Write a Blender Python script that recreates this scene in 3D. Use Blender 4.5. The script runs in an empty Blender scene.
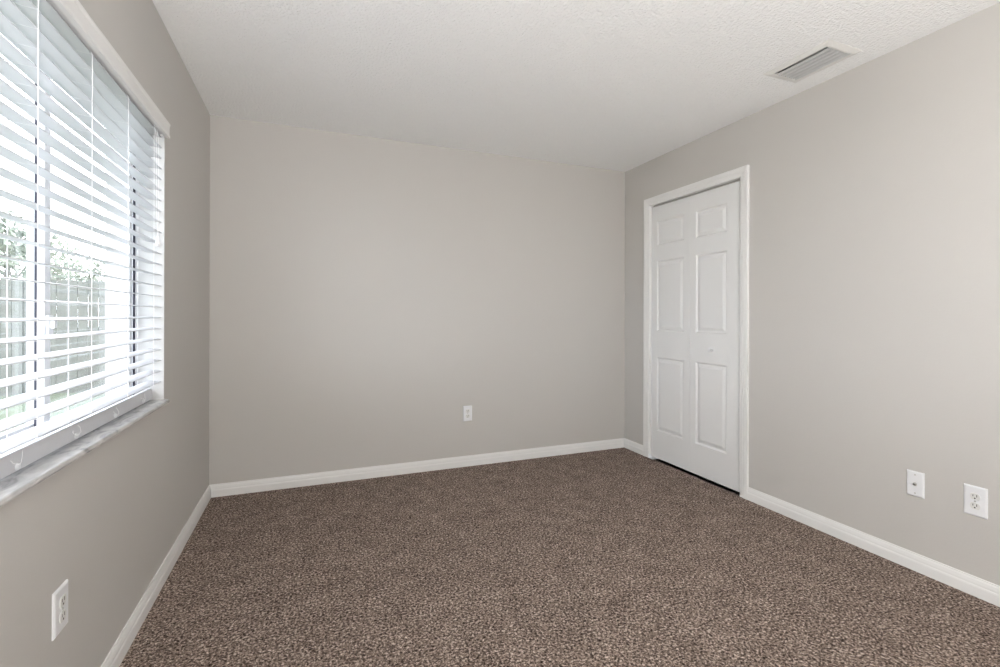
import bpy, bmesh, math, random
from mathutils import Vector, Matrix

S = bpy.context.scene
C = S.collection
rnd = random.Random(7)

# ------------------------------------------------------------------ camera
F_PX, YAW, PITCH, ROLL = 474.022, 0.37977, 0.00003, 0.00263
CAM = Vector((0.6003, 0.0, 1.1694))
fw = Vector((math.sin(YAW) * math.cos(PITCH), math.cos(YAW) * math.cos(PITCH), math.sin(PITCH)))
r0 = Vector((math.cos(YAW), -math.sin(YAW), 0.0))
u0 = r0.cross(fw)
rt = r0 * math.cos(ROLL) + u0 * math.sin(ROLL)
up = -r0 * math.sin(ROLL) + u0 * math.cos(ROLL)
cd = bpy.data.cameras.new('camera')
cd.sensor_fit = 'HORIZONTAL'
cd.sensor_width = 36.0
cd.lens = 36.0 * F_PX / 1000.0
cd.shift_y = -18.742 / 1000.0
cd.clip_start = 0.02
cam = bpy.data.objects.new('camera', cd)
C.objects.link(cam)
M3 = Matrix((rt, up, -fw)).transposed()
cam.matrix_world = Matrix.Translation(CAM) @ M3.to_4x4()
S.camera = cam

# ------------------------------------------------------------------ colour management
S.view_settings.view_transform = 'Standard'
S.view_settings.look = 'None'
S.view_settings.gamma = 1.0
S.view_settings.use_curve_mapping = False
S.view_settings.exposure = 0.05
S.cycles.max_bounces = 14
S.cycles.diffuse_bounces = 8
S.cycles.transparent_max_bounces = 16

# ------------------------------------------------------------------ sky, sun, fill lights
SKY, SUN, FILL = 8.5, 3.0, 112.0
W_ = bpy.data.worlds.new('sky')
S.world = W_
W_.use_nodes = True
nt = W_.node_tree
nt.nodes.clear()
n_out = nt.nodes.new('ShaderNodeOutputWorld')
n_bg = nt.nodes.new('ShaderNodeBackground')
n_bg.inputs['Strength'].default_value = SKY
n_tc = nt.nodes.new('ShaderNodeTexCoord')
n_no = nt.nodes.new('ShaderNodeTexNoise')
n_no.inputs['Scale'].default_value = 3.0
n_no.inputs['Detail'].default_value = 4.0
n_cr = nt.nodes.new('ShaderNodeValToRGB')
n_cr.color_ramp.elements[0].color = (0.80, 0.89, 1.0, 1)
n_cr.color_ramp.elements[1].color = (0.93, 0.965, 1.0, 1)
n_cr.color_ramp.elements[0].position = 0.35
n_cr.color_ramp.elements[1].position = 0.6
nt.links.new(n_tc.outputs['Generated'], n_no.inputs['Vector'])
nt.links.new(n_no.outputs['Fac'], n_cr.inputs['Fac'])
nt.links.new(n_cr.outputs['Color'], n_bg.inputs['Color'])
nt.links.new(n_bg.outputs[0], n_out.inputs[0])

def light(name, kind, loc, direction, energy, color, **kw):
    d = bpy.data.lights.new(name, kind)
    d.energy = energy
    d.color = color
    for k, v in kw.items():
        setattr(d, k, v)
    o = bpy.data.objects.new(name, d)
    o.location = loc
    o.rotation_euler = Vector(direction).to_track_quat('-Z', 'Y').to_euler()
    C.objects.link(o)
    return o

# the sun stands behind the house: it lights the garden and never enters the window
light('sun', 'SUN', (8, 0, 12), (-0.75, 0.25, -1.0), SUN, (1.0, 0.95, 0.88), angle=0.01)
# added fill behind the camera, no fixture: one aimed up, one all round
light('fill_up', 'AREA', (0.90, -1.15, 0.45), (0, 0, 1), FILL, (1.0, 0.995, 0.99), shape='DISK', size=0.30)
light('fill_point', 'POINT', (0.90, -1.15, 1.00), (0, 0, -1), 0.34 * FILL, (1.0, 0.995, 0.99), shadow_soft_size=0.16)  # unseen point fill, added to brighten the lower walls

# ------------------------------------------------------------------ dimensions (metres)
RW, RL, RH, RY0 = 3.1876, 3.4967, 2.44, -1.45       # room width, back wall, height, front wall
WY0, WY1, WZ0, WZ1 = 1.06, 2.491, 0.780, 1.987       # window opening
WT = 0.21                                            # left wall thickness
DY0, DY1, DZ1 = 2.273, 3.160, 2.065                  # closet door opening

# ------------------------------------------------------------------ materials
def mat(name, color, rough=0.5, bump=None, metallic=0.0, noise=None, spec=0.5):
    """bump = (scale, strength, distance); noise = (scale, colour2, low, high)"""
    m = bpy.data.materials.new(name)
    m.use_nodes = True
    t = m.node_tree
    b = t.nodes['Principled BSDF']
    b.inputs['Base Color'].default_value = (*color, 1)
    b.inputs['Roughness'].default_value = rough
    b.inputs['Metallic'].default_value = metallic
    b.inputs['Specular IOR Level'].default_value = spec
    tc = t.nodes.new('ShaderNodeTexCoord')
    if noise:
        n = t.nodes.new('ShaderNodeTexNoise')
        n.inputs['Scale'].default_value = noise[0]
        n.inputs['Detail'].default_value = 5
        cr = t.nodes.new('ShaderNodeValToRGB')
        cr.color_ramp.elements[0].color = (*color, 1)
        cr.color_ramp.elements[1].color = (*noise[1], 1)
        cr.color_ramp.elements[0].position = noise[2]
        cr.color_ramp.elements[1].position = noise[3]
        t.links.new(tc.outputs['Object'], n.inputs['Vector'])
        t.links.new(n.outputs['Fac'], cr.inputs['Fac'])
        t.links.new(cr.outputs['Color'], b.inputs['Base Color'])
    if bump:
        n = t.nodes.new('ShaderNodeTexNoise')
        n.inputs['Scale'].default_value = bump[0]
        n.inputs['Detail'].default_value = 3
        bp = t.nodes.new('ShaderNodeBump')
        bp.inputs['Strength'].default_value = bump[1]
        bp.inputs['Distance'].default_value = bump[2]
        t.links.new(tc.outputs['Object'], n.inputs['Vector'])
        t.links.new(n.outputs['Fac'], bp.inputs['Height'])
        t.links.new(bp.outputs['Normal'], b.inputs['Normal'])
    return m

M = {}
M['wall'] = mat('greige_wall_paint', (0.550, 0.534, 0.511), 0.55, (130, 0.10, 0.004), spec=0.3)
M['ceiling'] = mat('textured_ceiling_paint', (0.90, 0.91, 0.91), 0.9, (80, 0.85, 0.011), spec=0.1)
M['trim'] = mat('white_trim_paint', (0.80, 0.80, 0.79), 0.35, (60, 0.02, 0.002))
M['door'] = mat('white_door_paint', (0.78, 0.785, 0.785), 0.4, (180, 0.03, 0.002))
M['vinyl'] = mat('white_vinyl', (0.80, 0.81, 0.83), 0.35, (90, 0.01, 0.001))
M['slat'] = mat('white_blind_slat', (0.64, 0.645, 0.675), 0.4, (40, 0.02, 0.001))
M['valance'] = mat('white_blind_valance', (0.78, 0.78, 0.775), 0.45, (40, 0.02, 0.001))
M['cord'] = mat('white_cord', (0.85, 0.85, 0.86), 0.8, (900, 0.2, 0.001))
M['plastic'] = mat('white_plastic', (0.80, 0.81, 0.83), 0.3, (200, 0.01, 0.001))
M['ivory'] = mat('pale_plastic', (0.74, 0.74, 0.72), 0.3, (200, 0.01, 0.001))
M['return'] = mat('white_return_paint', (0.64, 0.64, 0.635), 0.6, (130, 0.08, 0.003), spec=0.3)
M['dark'] = mat('dark_slot', (0.02, 0.02, 0.022), 0.6, (200, 0.02, 0.001))
M['gasket'] = mat('dark_weatherstrip', (0.05, 0.05, 0.075), 0.7, (200, 0.05, 0.001))
M['metal'] = mat('brushed_steel', (0.55, 0.54, 0.52), 0.3, (300, 0.05, 0.001), metallic=1.0)
M['vent'] = mat('painted_vent_metal', (0.55, 0.555, 0.55), 0.4, (120, 0.02, 0.001))
M['lawn'] = mat('lawn_grass', (0.085, 0.105, 0.07), 0.9, (60, 0.8, 0.03), noise=(9, (0.12, 0.14, 0.10), 0.35, 0.65))
M['fence'] = mat('weathered_fence_wood', (0.11, 0.116, 0.105), 0.9, (30, 0.3, 0.01), noise=(6, (0.145, 0.152, 0.138), 0.35, 0.65))
M['bark'] = mat('grey_bark', (0.22, 0.215, 0.20), 0.95, (40, 0.6, 0.02), noise=(12, (0.30, 0.29, 0.27), 0.35, 0.65))
M['leaf'] = mat('tree_leaf', (0.14, 0.165, 0.125), 0.7, (50, 0.1, 0.01), noise=(4, (0.19, 0.215, 0.17), 0.35, 0.65))

def marble():
    m = mat('grey_marble', (0.6, 0.6, 0.6), 0.25)
    t = m.node_tree
    b = t.nodes['Principled BSDF']
    tc = t.nodes.new('ShaderNodeTexCoord')
    mp = t.nodes.new('ShaderNodeMapping')
    mp.inputs['Rotation'].default_value = (0.2, 0.1, 0.6)
    mp.inputs['Scale'].default_value = (14, 4.5, 14)
    n = t.nodes.new('ShaderNodeTexNoise')
    n.inputs['Scale'].default_value = 1.6
    n.inputs['Detail'].default_value = 8
    n.inputs['Distortion'].default_value = 1.4
    cr = t.nodes.new('ShaderNodeValToRGB')
    e = cr.color_ramp.elements
    e[0].position, e[0].color = 0.30, (0.29, 0.293, 0.298, 1)
    e[1].position, e[1].color = 0.62, (0.62, 0.617, 0.61, 1)
    k = e.new(0.45); k.color = (0.50, 0.50, 0.498, 1)
    t.links.new(tc.outputs['Object'], mp.inputs['Vector'])
    t.links.new(mp.outputs[0], n.inputs['Vector'])
    t.links.new(n.outputs['Fac'], cr.inputs['Fac'])
    t.links.new(cr.outputs['Color'], b.inputs['Base Color'])
    return m
M['marble'] = marble()

def carpet():
    m = mat('brown_flecked_carpet', (0.12, 0.09, 0.075), 1.0, spec=0.0)
    t = m.node_tree
    b = t.nodes['Principled BSDF']
    tc = t.nodes.new('ShaderNodeTexCoord')
    n1 = t.nodes.new('ShaderNodeTexNoise')
    n1.inputs['Scale'].default_value = 115
    n1.inputs['Detail'].default_value = 3.5
    n1.inputs['Roughness'].default_value = 0.72
    n1.inputs['Distortion'].default_value = 0.6
    n2 = t.nodes.new('ShaderNodeTexNoise')
    n2.inputs['Scale'].default_value = 9
    n2.inputs['Detail'].default_value = 3
    mx = t.nodes.new('ShaderNodeMath'); mx.operation = 'MULTIPLY_ADD'
    mx.inputs[1].default_value = 0.08
    ad = t.nodes.new('ShaderNodeMath'); ad.operation = 'SUBTRACT'
    ad.inputs[1].default_value = 0.04
    cr = t.nodes.new('ShaderNodeValToRGB')
    e = cr.color_ramp.elements
    e[0].position, e[0].color = 0.36, (0.026, 0.018, 0.015, 1)
    e[1].position, e[1].color = 0.66, (0.75, 0.63, 0.55, 1)
    k = e.new(0.46); k.color = (0.128, 0.097, 0.081, 1)
    k = e.new(0.55); k.color = (0.32, 0.25, 0.212, 1)
    bp = t.nodes.new('ShaderNodeBump')
    bp.inputs['Strength'].default_value = 0.7
    bp.inputs['Distance'].default_value = 0.008
    t.links.new(tc.outputs['Object'], n1.inputs['Vector'])
    t.links.new(tc.outputs['Object'], n2.inputs['Vector'])
    t.links.new(n2.outputs['Fac'], mx.inputs[0])
    t.links.new(n1.outputs['Fac'], mx.inputs[2])
    t.links.new(mx.outputs[0], ad.inputs[0])
    t.links.new(ad.outputs[0], cr.inputs['Fac'])
    t.links.new(cr.outputs['Color'], b.inputs['Base Color'])
    t.links.new(n1.outputs['Fac'], bp.inputs['Height'])
    t.links.new(bp.outputs['Normal'], b.inputs['Normal'])
    return m
M['carpet'] = carpet()

def glass():
    m = bpy.data.materials.new('window_glass')
    m.use_nodes = True
    t = m.node_tree
    t.nodes.clear()
    o = t.nodes.new('ShaderNodeOutputMaterial')
    mx = t.nodes.new('ShaderNodeMixShader')
    tr = t.nodes.new('ShaderNodeBsdfTransparent')
    tr.inputs[0].default_value = (0.95, 0.955, 0.96, 1)
    gl = t.nodes.new('ShaderNodeBsdfGlossy')
    gl.inputs['Roughness'].default_value = 0.0
    fr = t.nodes.new('ShaderNodeFresnel')
    ge = t.nodes.new('ShaderNodeNewGeometry')
    io = t.nodes.new('ShaderNodeMapRange')            # the same index from either side of the pane
    io.inputs[3].default_value = 1.5
    io.inputs[4].default_value = 1 / 1.5
    t.links.new(ge.outputs['Backfacing'], io.inputs[0])
    t.links.new(io.outputs[0], fr.inputs[0])
    t.links.new(fr.outputs[0], mx.inputs[0])
    t.links.new(tr.outputs[0], mx.inputs[1])
    t.links.new(gl.outputs[0], mx.inputs[2])
    t.links.new(mx.outputs[0], o.inputs[0])
    return m
M['glass'] = glass()

# ------------------------------------------------------------------ mesh helpers
class MB:
    def __init__(self):
        self.v, self.f = [], []
    def add(self, vs, fs):
        o = len(self.v)
        self.v += [tuple(v) for v in vs]
        self.f += [tuple(i + o for i in f) for f in fs]
        return self
    def box(self, x0, x1, y0, y1, z0, z1):
        vs = [(x, y, z) for x in (x0, x1) for y in (y0, y1) for z in (z0, z1)]
        return self.add(vs, [(0, 1, 3, 2), (4, 6, 7, 5), (0, 4, 5, 1), (2, 3, 7, 6), (0, 2, 6, 4), (1, 5, 7, 3)])
    def tube(self, pts, r, n=8, caps=True):
        pts = [Vector(p) for p in pts]
        rs = r if isinstance(r, (list, tuple)) else [r] * len(pts)
        rings, prev = [], None
        for i, p in enumerate(pts):
            d = (pts[min(i + 1, len(pts) - 1)] - pts[max(i - 1, 0)]).normalized()
            if prev is None:
                a = d.orthogonal().normalized()
            else:
                a = (prev - d * prev.dot(d)).normalized()
            prev = a
            b = d.cross(a)
            rings.append([p + (a * math.cos(2 * math.pi * k / n) + b * math.sin(2 * math.pi * k / n)) * rs[i] for k in range(n)])
        vs = [v for ring in rings for v in ring]
        fs = [(i * n + k, i * n + (k + 1) % n, (i + 1) * n + (k + 1) % n, (i + 1) * n + k)
              for i in range(len(pts) - 1) for k in range(n)]
        if caps:
            fs += [tuple(reversed(range(n))), tuple(range((len(pts) - 1) * n, len(pts) * n))]
        return self.add(vs, fs)
    def lathe(self, org, axis, prof, n=20):
        """prof: (radius, distance along the axis)"""
        org, ax = Vector(org), Vector(axis).normalized()
        a = ax.orthogonal().normalized()
        b = ax.cross(a)
        vs, fs = [], []
        for r, h in prof:
            for k in range(n):
                t = 2 * math.pi * k / n
                vs.append(org + ax * h + (a * math.cos(t) + b * math.sin(t)) * max(r, 1e-5))
        for i in range(len(prof) - 1):
            for k in range(n):
                fs.append((i * n + k, i * n + (k + 1) % n, (i + 1) * n + (k + 1) % n, (i + 1) * n + k))
        fs += [tuple(reversed(range(n))), tuple(range((len(prof) - 1) * n, len(prof) * n))]
        return self.add(vs, fs)
    def sweep(self, frames, caps=True):
        """frames: list of equally long closed loops of points"""
        n = len(frames[0])
        vs = [v for fr in frames for v in fr]
        fs = [(i * n + k, i * n + (k + 1) % n, (i + 1) * n + (k + 1) % n, (i + 1) * n + k)
              for i in range(len(frames) - 1) for k in range(n)]
        if caps:
            fs += [tuple(reversed(range(n))), tuple(range((len(frames) - 1) * n, len(frames) * n))]
        return self.add(vs, fs)
    def build(self, name, m, parent=None, bevel=0.0, seg=2, smooth=False):
        bm = bmesh.new()
        vs = [bm.verts.new(v) for v in self.v]
        for f in self.f:
            try:
                bm.faces.new([vs[i] for i in f])
            except ValueError:
                pass
        bmesh.ops.recalc_face_normals(bm, faces=bm.faces)
        if bevel:
            bmesh.ops.bevel(bm, geom=list(bm.edges), offset=bevel, segments=seg, profile=0.5, affect='EDGES')
        if parent is not None:
            w = parent.location if parent.parent is None else parent.parent.location
            bmesh.ops.translate(bm, verts=bm.verts, vec=-Vector(w))
        me = bpy.data.meshes.new(name)
        bm.to_mesh(me)
        bm.free()
        me.materials.append(m)
        if smooth:
            for p in me.polygons:
                p.use_smooth = True
            try:
                me.set_sharp_from_angle(angle=math.radians(40))
            except Exception:
                pass
        o = bpy.data.objects.new(name, me)
        C.objects.link(o)
        if parent is not None:
            o.parent = parent
        return o

def tag(o, label=None, cat=None, group=None, kind=None):
    for k, v in (('label', label), ('category', cat), ('group', group), ('kind', kind)):
        if v:
            o[k] = v
    return o

def empty(name, loc):
    o = bpy.data.objects.new(name, None)
    o.location = loc
    o.empty_display_size = 0.1
    C.objects.link(o)
    return o

def plate(us, vs_, holes, w0, w1, axes):
    """A slab over the grid us x vs_, thickness w0..w1, without the cells in holes. axes maps (u, v, w) to xyz."""
    mb = MB()
    solid = {(i, j) for i in range(len(us) - 1) for j in range(len(vs_) - 1)} - set(holes)
    P = lambda u, v, w: axes(u, v, w)
    for i, j in solid:
        a, b, c, d = us[i], us[i + 1], vs_[j], vs_[j + 1]
        for w in (w0, w1):
            mb.add([P(a, c, w), P(b, c, w), P(b, d, w), P(a, d, w)], [(0, 1, 2, 3)])
        for di, dj, p, q in ((-1, 0, (a, c), (a, d)), (1, 0, (b, c), (b, d)), (0, -1, (a, c), (b, c)), (0, 1, (a, d), (b, d))):
            if (i + di, j + dj) not in solid:
                mb.add([P(*p, w0), P(*q, w0), P(*q, w1), P(*p, w1)], [(0, 1, 2, 3)])
    return mb

def build_merged(mb, name, m):
    o = mb.build(name, m)
    bm = bmesh.new()
    bm.from_mesh(o.data)
    bmesh.ops.remove_doubles(bm, verts=bm.verts, dist=1e-5)
    bmesh.ops.recalc_face_normals(bm, faces=bm.faces)
    bm.to_mesh(o.data)
    bm.free()
    return o

# ------------------------------------------------------------------ room shell
CLX = 0.75                                            # closet depth behind the right wall
o = MB().box(0, RW + CLX, RY0, RL, -0.12, 0.0).build('floor', M['carpet'])
tag(o, 'brown flecked cut pile carpet covering the whole floor', 'carpet', kind='structure')

# ceiling with the duct opening
VX0, VX1, VY0, VY1 = 2.847, 3.017, 1.500, 1.770       # duct opening
o = build_merged(plate([-WT, VX0, VX1, RW + CLX], [RY0 - 0.1, VY0, VY1, RL + 0.1], {(1, 1)}, RH, RH + 0.15,
                       lambda u, v, w: (u, v, w)), 'ceiling', M['ceiling'])
tag(o, 'off-white ceiling with a knockdown texture', 'ceiling', kind='structure')

o = build_merged(plate([RY0 - 0.1, WY0, WY1, RL + 0.1], [-0.15, WZ0, WZ1, RH], {(1, 1)}, -WT, 0.0,
                       lambda u, v, w: (w, u, v)), 'wall_left', M['wall'])
tag(o, 'greige painted wall with the window in it', 'wall', kind='structure')
o = MB().box(0, RW + CLX, RL, RL + 0.1, -0.12, RH).build('wall_back', M['wall'])
tag(o, 'greige painted wall facing the camera', 'wall', kind='structure')
o = build_merged(plate([RY0 - 0.1, DY0, DY1, RL], [-0.12, 0.0, DZ1, RH], {(1, 1)}, RW, RW + 0.11,
                       lambda u, v, w: (w, u, v)), 'wall_right', M['wall'])
tag(o, 'greige painted wall with the closet door', 'wall', kind='structure')
o = MB().box(0, RW, RY0 - 0.1, RY0, -0.12, RH).build('wall_front', M['wall'])
tag(o, 'greige painted wall behind the camera', 'wall', kind='structure')
# closet behind the bifold door
mb = MB().box(RW + CLX, RW + CLX + 0.1, 1.9, RL, -0.12, RH).box(RW + 0.11, RW + CLX, 1.8, 1.9, 0, RH)
o = mb.build('wall_closet', M['wall'])
tag(o, 'inside walls of the closet behind the bifold door', 'wall', kind='structure')

# ------------------------------------------------------------------ baseboards
BB = [(0.0, 0.0), (0.0140, 0.0), (0.0140, 0.040), (0.0125, 0.046), (0.0110, 0.048), (0.0108, 0.056), (0.0085, 0.068),
      (0.0055, 0.074), (0.0050, 0.0793), (0.0, 0.0793)]
def base(name, a, b, nrm, label):
    """a, b: ends on the wall; nrm: into the room; mitred ends given as shifts along the run"""
    (ax, ay, ma), (bx, by, mb_) = a, b
    d = Vector((bx - ax, by - ay, 0)).normalized()
    n = Vector((*nrm, 0))
    fr = []
    for (x, y, m_) in ((ax, ay, ma), (bx, by, mb_)):
        fr.append([Vector((x, y, 0)) + n * t + d * (m_ * t) + Vector((0, 0, z)) for t, z in BB])
    o = MB().sweep(fr).build(name, M['trim'])
    tag(o, label, 'baseboard', kind='structure')
base('baseboard_left', (0, RY0, 1), (0, RL, -1), (1, 0), 'white baseboard along the window wall')
base('baseboard_back', (0, RL, 1), (RW, RL, -1), (0, -1), 'white baseboard along the back wall')
CW = 0.062                                           # casing width
base('baseboard_right', (RW, RL, 1), (RW, DY1 + CW, 0), (-1, 0), 'short white baseboard between the corner and the closet door')
base('baseboard_right_near', (RW, DY0 - CW, 0), (RW, RY0, -1), (-1, 0), 'white baseboard along the right wall below the outlets')

# ------------------------------------------------------------------ closet door
door = empty('door_1', (RW, (DY0 + DY1) / 2, 0))
tag(door, 'white six-panel bifold closet door in white casing', 'door', kind='structure')
# casing: colonial profile (distance from the opening, thickness)
CP = [(0.0, -0.001), (0.0, 0.008), (0.004, 0.0105), (0.010, 0.0115), (0.022, 0.0120), (0.026, 0.0145), (0.032, 0.0160), (0.038, 0.0150),
      (0.046, 0.0165), (0.057, 0.0175), (0.062, 0.0155), (0.062, -0.001)]
fr = []
for (y, z, sy, sz) in ((DY1, 0.0, 1, 0), (DY1, DZ1, 1, 1), (DY0, DZ1, -1, 1), (DY0, 0.0, -1, 0)):
    fr.append([(RW - t, y + sy * w, z + sz * w) for w, t in CP])
MB().sweep(fr).build('casing', M['trim'], door)
# jamb lining and head track
J = 0.012
mb = MB().box(RW, RW + 0.11, DY1 - 0.001, DY1 + J, 0, DZ1 + J).box(RW, RW + 0.11, DY0 - J, DY0 + 0.001, 0, DZ1 + J)
mb.box(RW, RW + 0.11, DY0 - J, DY1 + J, DZ1 - 0.001, DZ1 + J)
mb.build('jamb', M['trim'], door)
MB().box(RW + 0.030, RW + 0.055, DY0 + 0.004, DY1 - 0.004, DZ1 - 0.022, DZ1 - 0.001).build('track', M['metal'], door)

DF = RW + 0.012                                       # front face of the leaves
DT = 0.034
DB, DTOP = 0.016, DZ1 - 0.018
PZ = [(1.732, 1.927), (1.042, 1.608), (0.237, 0.831)]

def leaf(y0, y1, p0, p1, sink=0.0095):
    """Moulded leaf: slab whose front has three raised panels inside sloped grooves."""
    mb = MB()
    ys = [y0, p0, p1, y1]
    zs = [DB] + sorted(z for p in PZ for z in p) + [DTOP]
    for i in range(3):
        for j in range(len(zs) - 1):
            ya, yb, za, zb = ys[i], ys[i + 1], zs[j], zs[j + 1]
            if i == 1 and j % 2 == 1:
                rings = []
                for inset, dep in ((0, 0), (0.004, 0.0035), (0.010, sink), (0.016, sink), (0.036, 0.003), (0.040, 0.0022)):
                    rings.append([(DF + dep, ya + inset, za + inset), (DF + dep, yb - inset, za + inset),
                                  (DF + dep, yb - inset, zb - inset), (DF + dep, ya + inset, zb - inset)])
                vs = [v for r in rings for v in r]
                fs = [(4 * r + k, 4 * r + (k + 1) % 4, 4 * r + 4 + (k + 1) % 4, 4 * r + 4 + k)
                      for r in range(len(rings) - 1) for k in range(4)]
                fs.append(tuple(range(4 * len(rings) - 4, 4 * len(rings))))
                mb.add(vs, fs)
            else:
                mb.add([(DF, ya, za), (DF, yb, za), (DF, yb, zb), (DF, ya, zb)], [(0, 1, 2, 3)])
    for k in range(3):
        for z in (DB, DTOP):
            mb.add([(DF, ys[k], z), (DF, ys[k + 1], z), (DF + DT, ys[k + 1], z), (DF + DT, ys[k], z)], [(0, 1, 2, 3)])
    for j in range(len(zs) - 1):
        for y in (y0, y1):
            mb.add([(DF, y, zs[j]), (DF, y, zs[j + 1]), (DF + DT, y, zs[j + 1]), (DF + DT, y, zs[j])], [(0, 1, 2, 3)])
    mb.add([(DF + DT, y0, DB), (DF + DT, y1, DB), (DF + DT, y1, DTOP), (DF + DT, y0, DTOP)], [(0, 1, 2, 3)])
    o = mb.build('door_leaf', M['door'], door)
    bm = bmesh.new()
    bm.from_mesh(o.data)
    bmesh.ops.remove_doubles(bm, verts=bm.verts, dist=1e-5)
    bmesh.ops.recalc_face_normals(bm, faces=bm.faces)
    bm.to_mesh(o.data)
    bm.free()
    return o
MID = 2.7335
leaf(MID + 0.0006, DY1 - 0.005, 2.792, 3.090)
near = leaf(DY0 + 0.004, MID - 0.0006, 2.396, 2.674)
MB().lathe((DF + 0.001, 2.520, 0.927), (-1, 0, 0),
           [(0.011, 0), (0.011, 0.003), (0.007, 0.006), (0.0065, 0.012), (0.011, 0.017), (0.0145, 0.022), (0.0145, 0.026), (0.011, 0.030), (0.004, 0.032), (0, 0.032)],
           24).build('knob', M['plastic'], near, smooth=True)
# floor pivot bracket at the far jamb
mb = MB().box(RW - 0.022, RW + 0.075, DY1 - 0.062, DY1 - 0.002, 0.003, 0.009).box(RW - 0.016, RW + 0.075, DY1 - 0.005, DY1 - 0.001, 0.001, 0.03)
mb.lathe((DF + 0.017, DY1 - 0.03, 0.004), (0, 0, 1), [(0.006, 0), (0.006, 0.03)], 12)
mb.build('pivot_bracket', M['plastic'], door)

# ------------------------------------------------------------------ window
win = empty('window_1', (-0.12, (WY0 + WY1) / 2, WZ0))
tag(win, 'white sliding window behind the blind', 'window', kind='structure')
SILL = 0.793
mb = MB()
# marble sill, front edge slightly rounded
prof = [(-0.115, WZ0 - 0.004), (0.016, WZ0 - 0.004), (0.019, WZ0 - 0.002), (0.0205, WZ0 + 0.003), (0.0195, SILL - 0.003), (0.017, SILL - 0.0005), (0.013, SILL), (-0.115, SILL)]
mb.sweep([[(x, y, z) for x, z in prof] for y in (WY0 - 0.001, WY1 + 0.001)])
mb.build('sill', M['marble'], win)
def ring(mb, x0, x1, y0, y1, z0, z1, w, wb=None):
    wb = wb or w
    mb.box(x0, x1, y0, y0 + w, z0, z1).box(x0, x1, y1 - w, y1, z0, z1)
    mb.box(x0, x1, y0 + w, y1 - w, z0, z0 + wb).box(x0, x1, y0 + w, y1 - w, z1 - w, z1)
    return mb
# white drywall return around the opening
mb = MB()
mb.box(-0.1, -0.0005, WY1 - 0.003, WY1 + 0.0005, SILL, WZ1).box(-0.1, -0.0005, WY0 - 0.0005, WY0 + 0.003, SILL, WZ1)
mb.box(-0.1, -0.0005, WY0, WY1, WZ1 - 0.003, WZ1 + 0.0005)
mb.build('return', M['return'], win)
ring(MB(), -0.168, -0.098, WY0, WY1, SILL - 0.001, WZ1, 0.007, 0.014).build('frame', M['vinyl'], win)
ring(MB(), -0.1095, -0.104, WY0 + 0.007, WY1 - 0.007, SILL + 0.013, WZ1 - 0.007, 0.011, 0.012).build('weatherstrip', M['gasket'], win)
TZ0, TZ1 = SILL + 0.02, WZ1 - 0.025
def sash(x0, x1, y0, y1):
    s = ring(MB(), x0, x1, y0, y1, TZ0, TZ1, 0.034, 0.042).build('sash', M['vinyl'], win, bevel=0.002)
    xm = (x0 + x1) / 2
    MB().box(xm - 0.002, xm + 0.002, y0 + 0.028, y1 - 0.028, TZ0 + 0.036, TZ1 - 0.028).build('pane', M['glass'], s)
    return s
sl = sash(-0.126, -0.110, 1.750, 2.470)
sash(-0.156, -0.1345, WY0 + 0.012, 1.795)
MB().box(-0.1340, -0.1265, 1.752, 1.785, TZ0, TZ1).build('interlock_strip', M['gasket'], win)
mb = MB().box(-0.110, -0.102, 1.754, 1.780, 1.10, 1.165)
mb.lathe((-0.102, 1.767, 1.135), (1, 0, 0), [(0.010, 0), (0.010, 0.006), (0.006, 0.009)], 16)
mb.box(-0.098, -0.088, 1.752, 1.766, 1.128, 1.155)
mb.build('latch', M['plastic'], sl, bevel=0.0012)

# ------------------------------------------------------------------ blind
BY0, BY1 = 1.063, 2.488
blind = empty('window_blind', (-0.033, (BY0 + BY1) / 2, 0.82))
tag(blind, 'white horizontal slat blind hanging in the window opening', 'blind')
mb = MB().box(-0.062, -0.004, BY0, BY1, 1.957, 1.984)
mb.build('headrail', M['valance'], blind, bevel=0.002)
# valance: moulded face board with short returns
vp = [(0.004, 1.944), (0.0185, 1.944), (0.0205, 1.947), (0.0200, 1.953), (0.0180, 1.957), (0.0180, 1.991), (0.0205, 1.996), (0.0215, 2.003), (0.0205, 2.006), (0.004, 2.006)]
mb = MB().sweep([[(x, y, z) for x, z in vp] for y in (1.052, 2.491)])
mb.box(-0.0005, 0.006, 2.479, 2.491, 1.946, 2.004).box(-0.0005, 0.006, 1.052, 1.064, 1.946, 2.004)
mb.build('valance', M['valance'], blind)
# slats, tilted a little so that the window edge stands higher
TILT, SW, XC = math.radians(6.0), 0.0505, -0.0335
mb = MB()
ZS = [0.873 + 0.0466 * k for k in range(24)]
for z in ZS:
    loop = []
    for i in range(7):
        s = -0.5 + i / 6
        cr_ = 0.0014 * (1 - (2 * s) ** 2)
        loop.append((s * SW, cr_ + 0.0014 * (1 - 0.35 * abs(2 * s))))
    low = [(a, b - 0.0028 * (1 - 0.35 * abs(2 * (a / SW)))) for a, b in reversed(loop)]
    loop = [(XC + a * math.cos(TILT) + b * math.sin(TILT), z - a * math.sin(TILT) + b * math.cos(TILT)) for a, b in loop + low]
    mb.sweep([[(x, y, zz) for x, zz in loop] for y in (BY0 + 0.002, BY1 - 0.002)])
mb.build('slats', M['slat'], blind, smooth=True)
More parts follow.
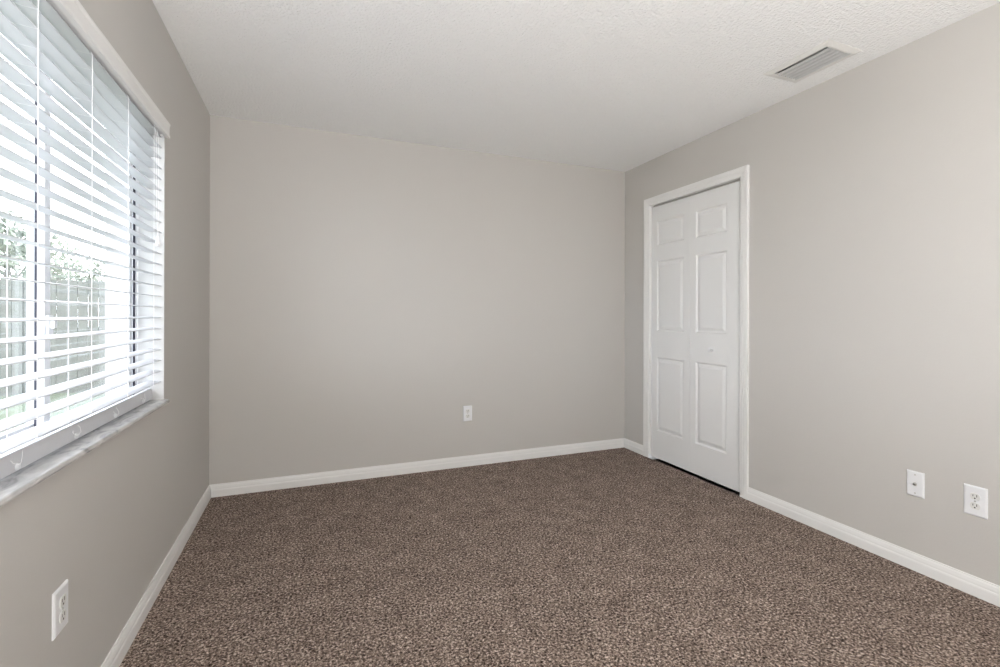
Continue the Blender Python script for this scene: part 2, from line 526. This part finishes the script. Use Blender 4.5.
# bottom rail, turned up on its edge with the underside to the room
RT = math.radians(3)
RC = Vector((-0.051, 0, 0.8190))
ax = Vector((-math.sin(RT), 0, math.cos(RT)))          # along the rail's width, upwards
nx = Vector((math.cos(RT), 0, math.sin(RT)))           # towards the room
mb = MB()
rp = [(-0.0238, -0.006), (-0.022, -0.0075), (0.022, -0.0075), (0.0238, -0.006), (0.0238, 0.006), (0.022, 0.0075), (-0.022, 0.0075), (-0.0238, 0.006)]
mb.sweep([[RC + ax * a + nx * b + Vector((0, y, 0)) for a, b in rp] for y in (BY0 + 0.004, BY1 - 0.004)])
rail = mb.build('bottom_rail', M['slat'], blind)
LAD = [1.160, 1.461, 1.763, 2.064, 2.364]
for i, y in enumerate(LAD):
    rr = random.Random(20 + i)
    c = RC + nx * 0.0075 + Vector((0, y, 0)) - ax * 0.013
    mb = MB().lathe(c, nx, [(0.009, -0.001), (0.009, 0.002), (0.0065, 0.0045), (0.003, 0.005), (0.003, 0.002), (0.0, 0.002)], 18)
    mb.build('cord_plug', M['plastic'], rail, smooth=True)
    mb = MB()
    for k in range(2):
        pts = []
        for q in range(9):
            t = q / 8
            pts.append(c + nx * (0.004 + 0.004 * math.sin(t * 5 + k)) + ax * (0.030 * t * (1 - 0.35 * k) + 0.003 * math.sin(8 * t + i))
                       + Vector((0, (-1) ** k * (0.022 * t + 0.006 * math.sin(6 * t + i * 2 + rr.random())), 0)))
        mb.tube(pts, 0.0009, 6)
    mb.build('cord_tail', M['cord'], rail, smooth=True)
# ladder cords, front and back strings with rungs under each slat
for y in LAD:
    mb = MB()
    xf, xb = XC + SW / 2 + 0.0022, XC - SW / 2 - 0.0022
    mb.tube([(-0.010, y, 1.946), (xf, y, ZS[-1] - 0.002), (xf, y, ZS[0] - 0.003), (RC + ax * 0.026 + nx * 0.008).to_tuple()[:1] + (y, 0.864)], 0.0011, 6)
    mb.tube([(-0.056, y, 1.946), (xb, y, ZS[-1] + 0.002), (xb, y, ZS[0] + 0.002), (RC + ax * 0.026 - nx * 0.008).to_tuple()[:1] + (y, 0.866)], 0.0011, 6)
    for z in ZS:
        mb.tube([(xf, y, z - 0.0052), (xb, y, z + 0.0012)], 0.00035, 5)
    mb.build('ladder_cord', M['cord'], blind, smooth=True)
# lift cords and tassel at the right end
lc = MB()
for dy in (0.0, 0.030):
    lc.tube([(-0.004, 2.357 + dy, 1.957), (0.003, 2.358 + dy, 1.90), (0.003, 2.362 + dy * 0.85, 1.60), (0.003, 2.381 + dy * 0.1, 1.487)], 0.0011, 6)
lcord = lc.build('lift_cord', M['cord'], blind, smooth=True)
MB().lathe((0.003, 2.3825, 1.494), (0, 0, -1), [(0.003, 0), (0.005, 0.003), (0.006, 0.012), (0.0095, 0.030), (0.0105, 0.038), (0.009, 0.042), (0, 0.042)], 18
           ).build('tassel', M['plastic'], lcord, smooth=True)

blind.location.z += 0.002

# ------------------------------------------------------------------ wall plates
def basis(n):
    n = Vector(n)
    z = Vector((0, 0, 1))
    return n, z.cross(n) * -1, z                       # out of the wall, sideways, up
def at(o, n, s, u, v, w):
    return o + s * u + Vector((0, 0, 1)) * v + n * w
def pbox(mb, o, n, s, u0, u1, v0, v1, w0, w1):
    vs = [at(o, n, s, u, v, w) for u in (u0, u1) for v in (v0, v1) for w in (w0, w1)]
    return mb.add(vs, [(0, 1, 3, 2), (4, 6, 7, 5), (0, 4, 5, 1), (2, 3, 7, 6), (0, 2, 6, 4), (1, 5, 7, 3)])
def cover(o, n, s, w, h, d=0.0065):
    mb = MB()
    loops = []
    for ins, dep in ((0, -0.0005), (0, 0.0025), (0.0025, 0.0050), (0.006, d)):
        a, b = w / 2 - ins, h / 2 - ins
        loops.append([at(o, n, s, -a, -b, dep), at(o, n, s, a, -b, dep), at(o, n, s, a, b, dep), at(o, n, s, -a, b, dep)])
    mb.sweep(loops)
    return mb
def face(o, n, s, v, R=0.0168, hh=0.0135, w0=0.0, w1=0.0085):
    """receptacle face: a circle cut flat at top and bottom"""
    pts = []
    for k in range(48):
        t = 2 * math.pi * k / 48
        pts.append((R * math.cos(t), max(-hh, min(hh, R * math.sin(t)))))
    return MB().sweep([[at(o, n, s, a * sc, v + b * sc, w) for a, b in pts] for w, sc in ((w0, 1), (w1 - 0.001, 1), (w1, 0.95))])
def outlet(pos, n, w, h, label):
    o = Vector(pos)
    n, s, _ = basis(n)
    t = empty('wall_outlet', o)
    tag(t, label, 'electrical outlet')
    cover(o, n, s, w, h).build('cover_plate', M['plastic'], t)
    for v in (0.0195, -0.0195):
        f = face(o, n, s, v).build('receptacle', M['ivory'], t)
        mb = MB()
        pbox(mb, o, n, s, -0.0075, -0.0052, v - 0.001, v + 0.0085, 0.0083, 0.0088)
        pbox(mb, o, n, s, 0.0050, 0.0070, v + 0.000, v + 0.0080, 0.0083, 0.0088)
        mb.lathe(at(o, n, s, 0, v - 0.0068, 0.0083), n, [(0.0028, 0), (0.0028, 0.0005)], 14)
        mb.build('slots', M['dark'], f)
    MB().lathe(at(o, n, s, 0, 0, 0.006), n, [(0.0034, 0), (0.0034, 0.0015), (0.0022, 0.0023), (0, 0.0023)], 16).build('screw', M['metal'], t, smooth=True)
    return t
outlet((1.7275, RL, 0.4065), (0, -1, 0), 0.072, 0.118, 'white duplex outlet low on the back wall facing the camera')
outlet((RW, 1.1035, 0.395), (-1, 0, 0), 0.077, 0.125, 'white duplex outlet on the right wall beside the cable plate')
outlet((0, 1.555, 0.4075), (1, 0, 0), 0.076, 0.116, 'white duplex outlet on the wall below the window')
o = Vector((RW, 1.3155, 0.397))
n, s, _ = basis((-1, 0, 0))
t = empty('cable_plate', o)
tag(t, 'white cable television plate with a single jack low on the right wall', 'wall plate')
cover(o, n, s, 0.069, 0.115).build('cover_plate', M['plastic'], t)
mb = MB().lathe(at(o, n, s, 0, 0, 0.005), n, [(0.0080, 0), (0.0080, 0.004), (0.0050, 0.0045), (0.0050, 0.012), (0.0040, 0.012), (0.0040, 0.006), (0, 0.006)], 6)
jack = mb.build('coax_jack', M['metal'], t)
MB().lathe(at(o, n, s, 0, 0, 0.0115), n, [(0.0046, 0), (0.0046, 0.0012), (0, 0.0012)], 16).build('jack_hole', M['dark'], jack)
for v in (0.042, -0.042):
    MB().lathe(at(o, n, s, 0, v, 0.006), n, [(0.0034, 0), (0.0034, 0.0012), (0.0022, 0.002), (0, 0.002)], 16).build('screw', M['metal'], t, smooth=True)

# ------------------------------------------------------------------ ceiling vent
vent = empty('ceiling_vent', ((VX0 + VX1) / 2, (VY0 + VY1) / 2, RH))
tag(vent, 'grey-white metal air vent with curved blades in the ceiling', 'air vent')
mb = MB()
def rect(x0, x1, y0, y1, z):
    return [(x0, y0, z), (x1, y0, z), (x1, y1, z), (x0, y1, z)]
fl = 0.036
loops = [rect(VX0 - fl, VX1 + fl, VY0 - fl, VY1 + fl, RH + 0.0005), rect(VX0 - fl, VX1 + fl, VY0 - fl, VY1 + fl, RH - 0.002),
         rect(VX0 - 0.010, VX1 + 0.010, VY0 - 0.010, VY1 + 0.010, RH - 0.009), rect(VX0, VX1, VY0, VY1, RH - 0.009), rect(VX0, VX1, VY0, VY1, RH + 0.02)]
vs = [v for l in loops for v in l]
fs = [(4 * r + k, 4 * r + (k + 1) % 4, 4 * r + 4 + (k + 1) % 4, 4 * r + 4 + k) for r in range(len(loops) - 1) for k in range(4)]
mb.add(vs, fs)
mb.build('frame', M['ivory'], vent)
mb = MB()
nb = 5
for k in range(nb):
    x = VX0 + 0.027 + k * 0.0305
    outer = []
    for q in range(9):                                 # a curved blade, its face turned to the window side
        t = q / 8
        outer.append((x + 0.007 * t * t, RH + 0.000 - 0.013 * t * (1.25 - 0.25 * t)))
    inner = [(a + 0.0015, b + 0.0008) for a, b in reversed(outer)]
    mb.sweep([[(a, y, b) for a, b in outer + inner] for y in (VY0 + 0.001, VY1 - 0.001)])
mb.build('blades', M['vent'], vent, smooth=True)
mb = MB()
for (a, b) in (((VX0, VY0), (VX1, VY0)), ((VX1, VY0), (VX1, VY1)), ((VX1, VY1), (VX0, VY1)), ((VX0, VY1), (VX0, VY0))):
    mb.add([(*a, RH + 0.02), (*b, RH + 0.02), (*b, RH + 0.16), (*a, RH + 0.16)], [(0, 1, 2, 3)])
mb.add(rect(VX0, VX1, VY0, VY1, RH + 0.14), [(0, 1, 2, 3)])
mb.build('duct', M['dark'], vent)

# ------------------------------------------------------------------ garden outside
o = MB().box(-30, -WT, -15, 40, -0.30, -0.15).build('lawn', M['lawn'])
tag(o, 'green lawn outside the window', 'lawn', kind='structure')
fence = empty('garden_fence', (-5.5, 10.0, -0.15))
tag(fence, 'weathered board fence across the garden outside the window', 'fence')
mb = MB()
x = -11.0
while x < -0.4:
    w = 0.14
    mb.box(x, x + w - 0.008, 9.985 + rnd.uniform(-0.004, 0.004), 10.005, -0.15, 1.72 + rnd.uniform(-0.01, 0.01))
    x += w
mb.build('boards', M['fence'], fence)
mb = MB()
for z in (0.1, 0.85, 1.5):
    mb.box(-11, -0.4, 10.005, 10.045, z, z + 0.09)
mb.build('rails', M['fence'], fence)
x = -10.8
while x < -0.4:
    MB().box(x, x + 0.09, 10.045, 10.135, -0.15, 1.8).build('post', M['fence'], fence)
    x += 2.4

def tree(name, x, y, h, seed, leaves, spread, label):
    r = random.Random(seed)
    root = empty(name, (x, y, -0.15))
    tag(root, label, 'tree', 'trees beyond the fence')
    mb, tips = MB(), []
    def branch(p, d, ln, rad, depth):
        pts, q, dd = [p], p, d
        for k in range(5):
            dd = (dd + Vector((r.uniform(-.22, .22), r.uniform(-.22, .22), r.uniform(-.05, .15)))).normalized()
            q = q + dd * (ln / 5)
            pts.append(q)
        mb.tube(pts, [rad * (1 - 0.5 * i / 5) for i in range(6)], 7 if depth > 1 else 5)
        if depth == 0:
            tips.extend(pts[2:])
            return
        for k in range(4 if depth > 1 else 3):
            nd = (dd + Vector((r.uniform(-1, 1), r.uniform(-1, 1), r.uniform(-.1, .7))) * 0.85).normalized()
            branch(pts[3 + (k % 3)], nd, ln * 0.62, rad * 0.45, depth - 1)
    branch(Vector((x, y, -0.15)), Vector((0, 0, 1)), h * 0.42, 0.11, 3)
    mb.build('branches', M['bark'], root)
    lf = MB()
    for k in range(leaves):
        c = r.choice(tips) + Vector((r.gauss(0, spread), r.gauss(0, spread), r.gauss(0, spread * .8)))
        a = Vector((r.uniform(-1, 1), r.uniform(-1, 1), r.uniform(-1, 1))).normalized()
        b = a.orthogonal().normalized()
        n_ = a.cross(b)
        L_, w_ = r.uniform(.06, .11), r.uniform(.025, .045)
        lf.add([c - a * L_, c + b * w_ + n_ * .012, c + a * L_, c - b * w_ + n_ * .012], [(0, 1, 2, 3)])
    lf.build('foliage', M['leaf'], root)
tree('garden_tree', -4.95, 12.6, 4.4, 3, 1300, 0.20, 'sparse tree with bare branches beyond the fence, left of the window stile')
tree('garden_tree', -5.9, 17.5, 3.7, 11, 1000, 0.28, 'leafy tree beyond the fence, right of the window stile')
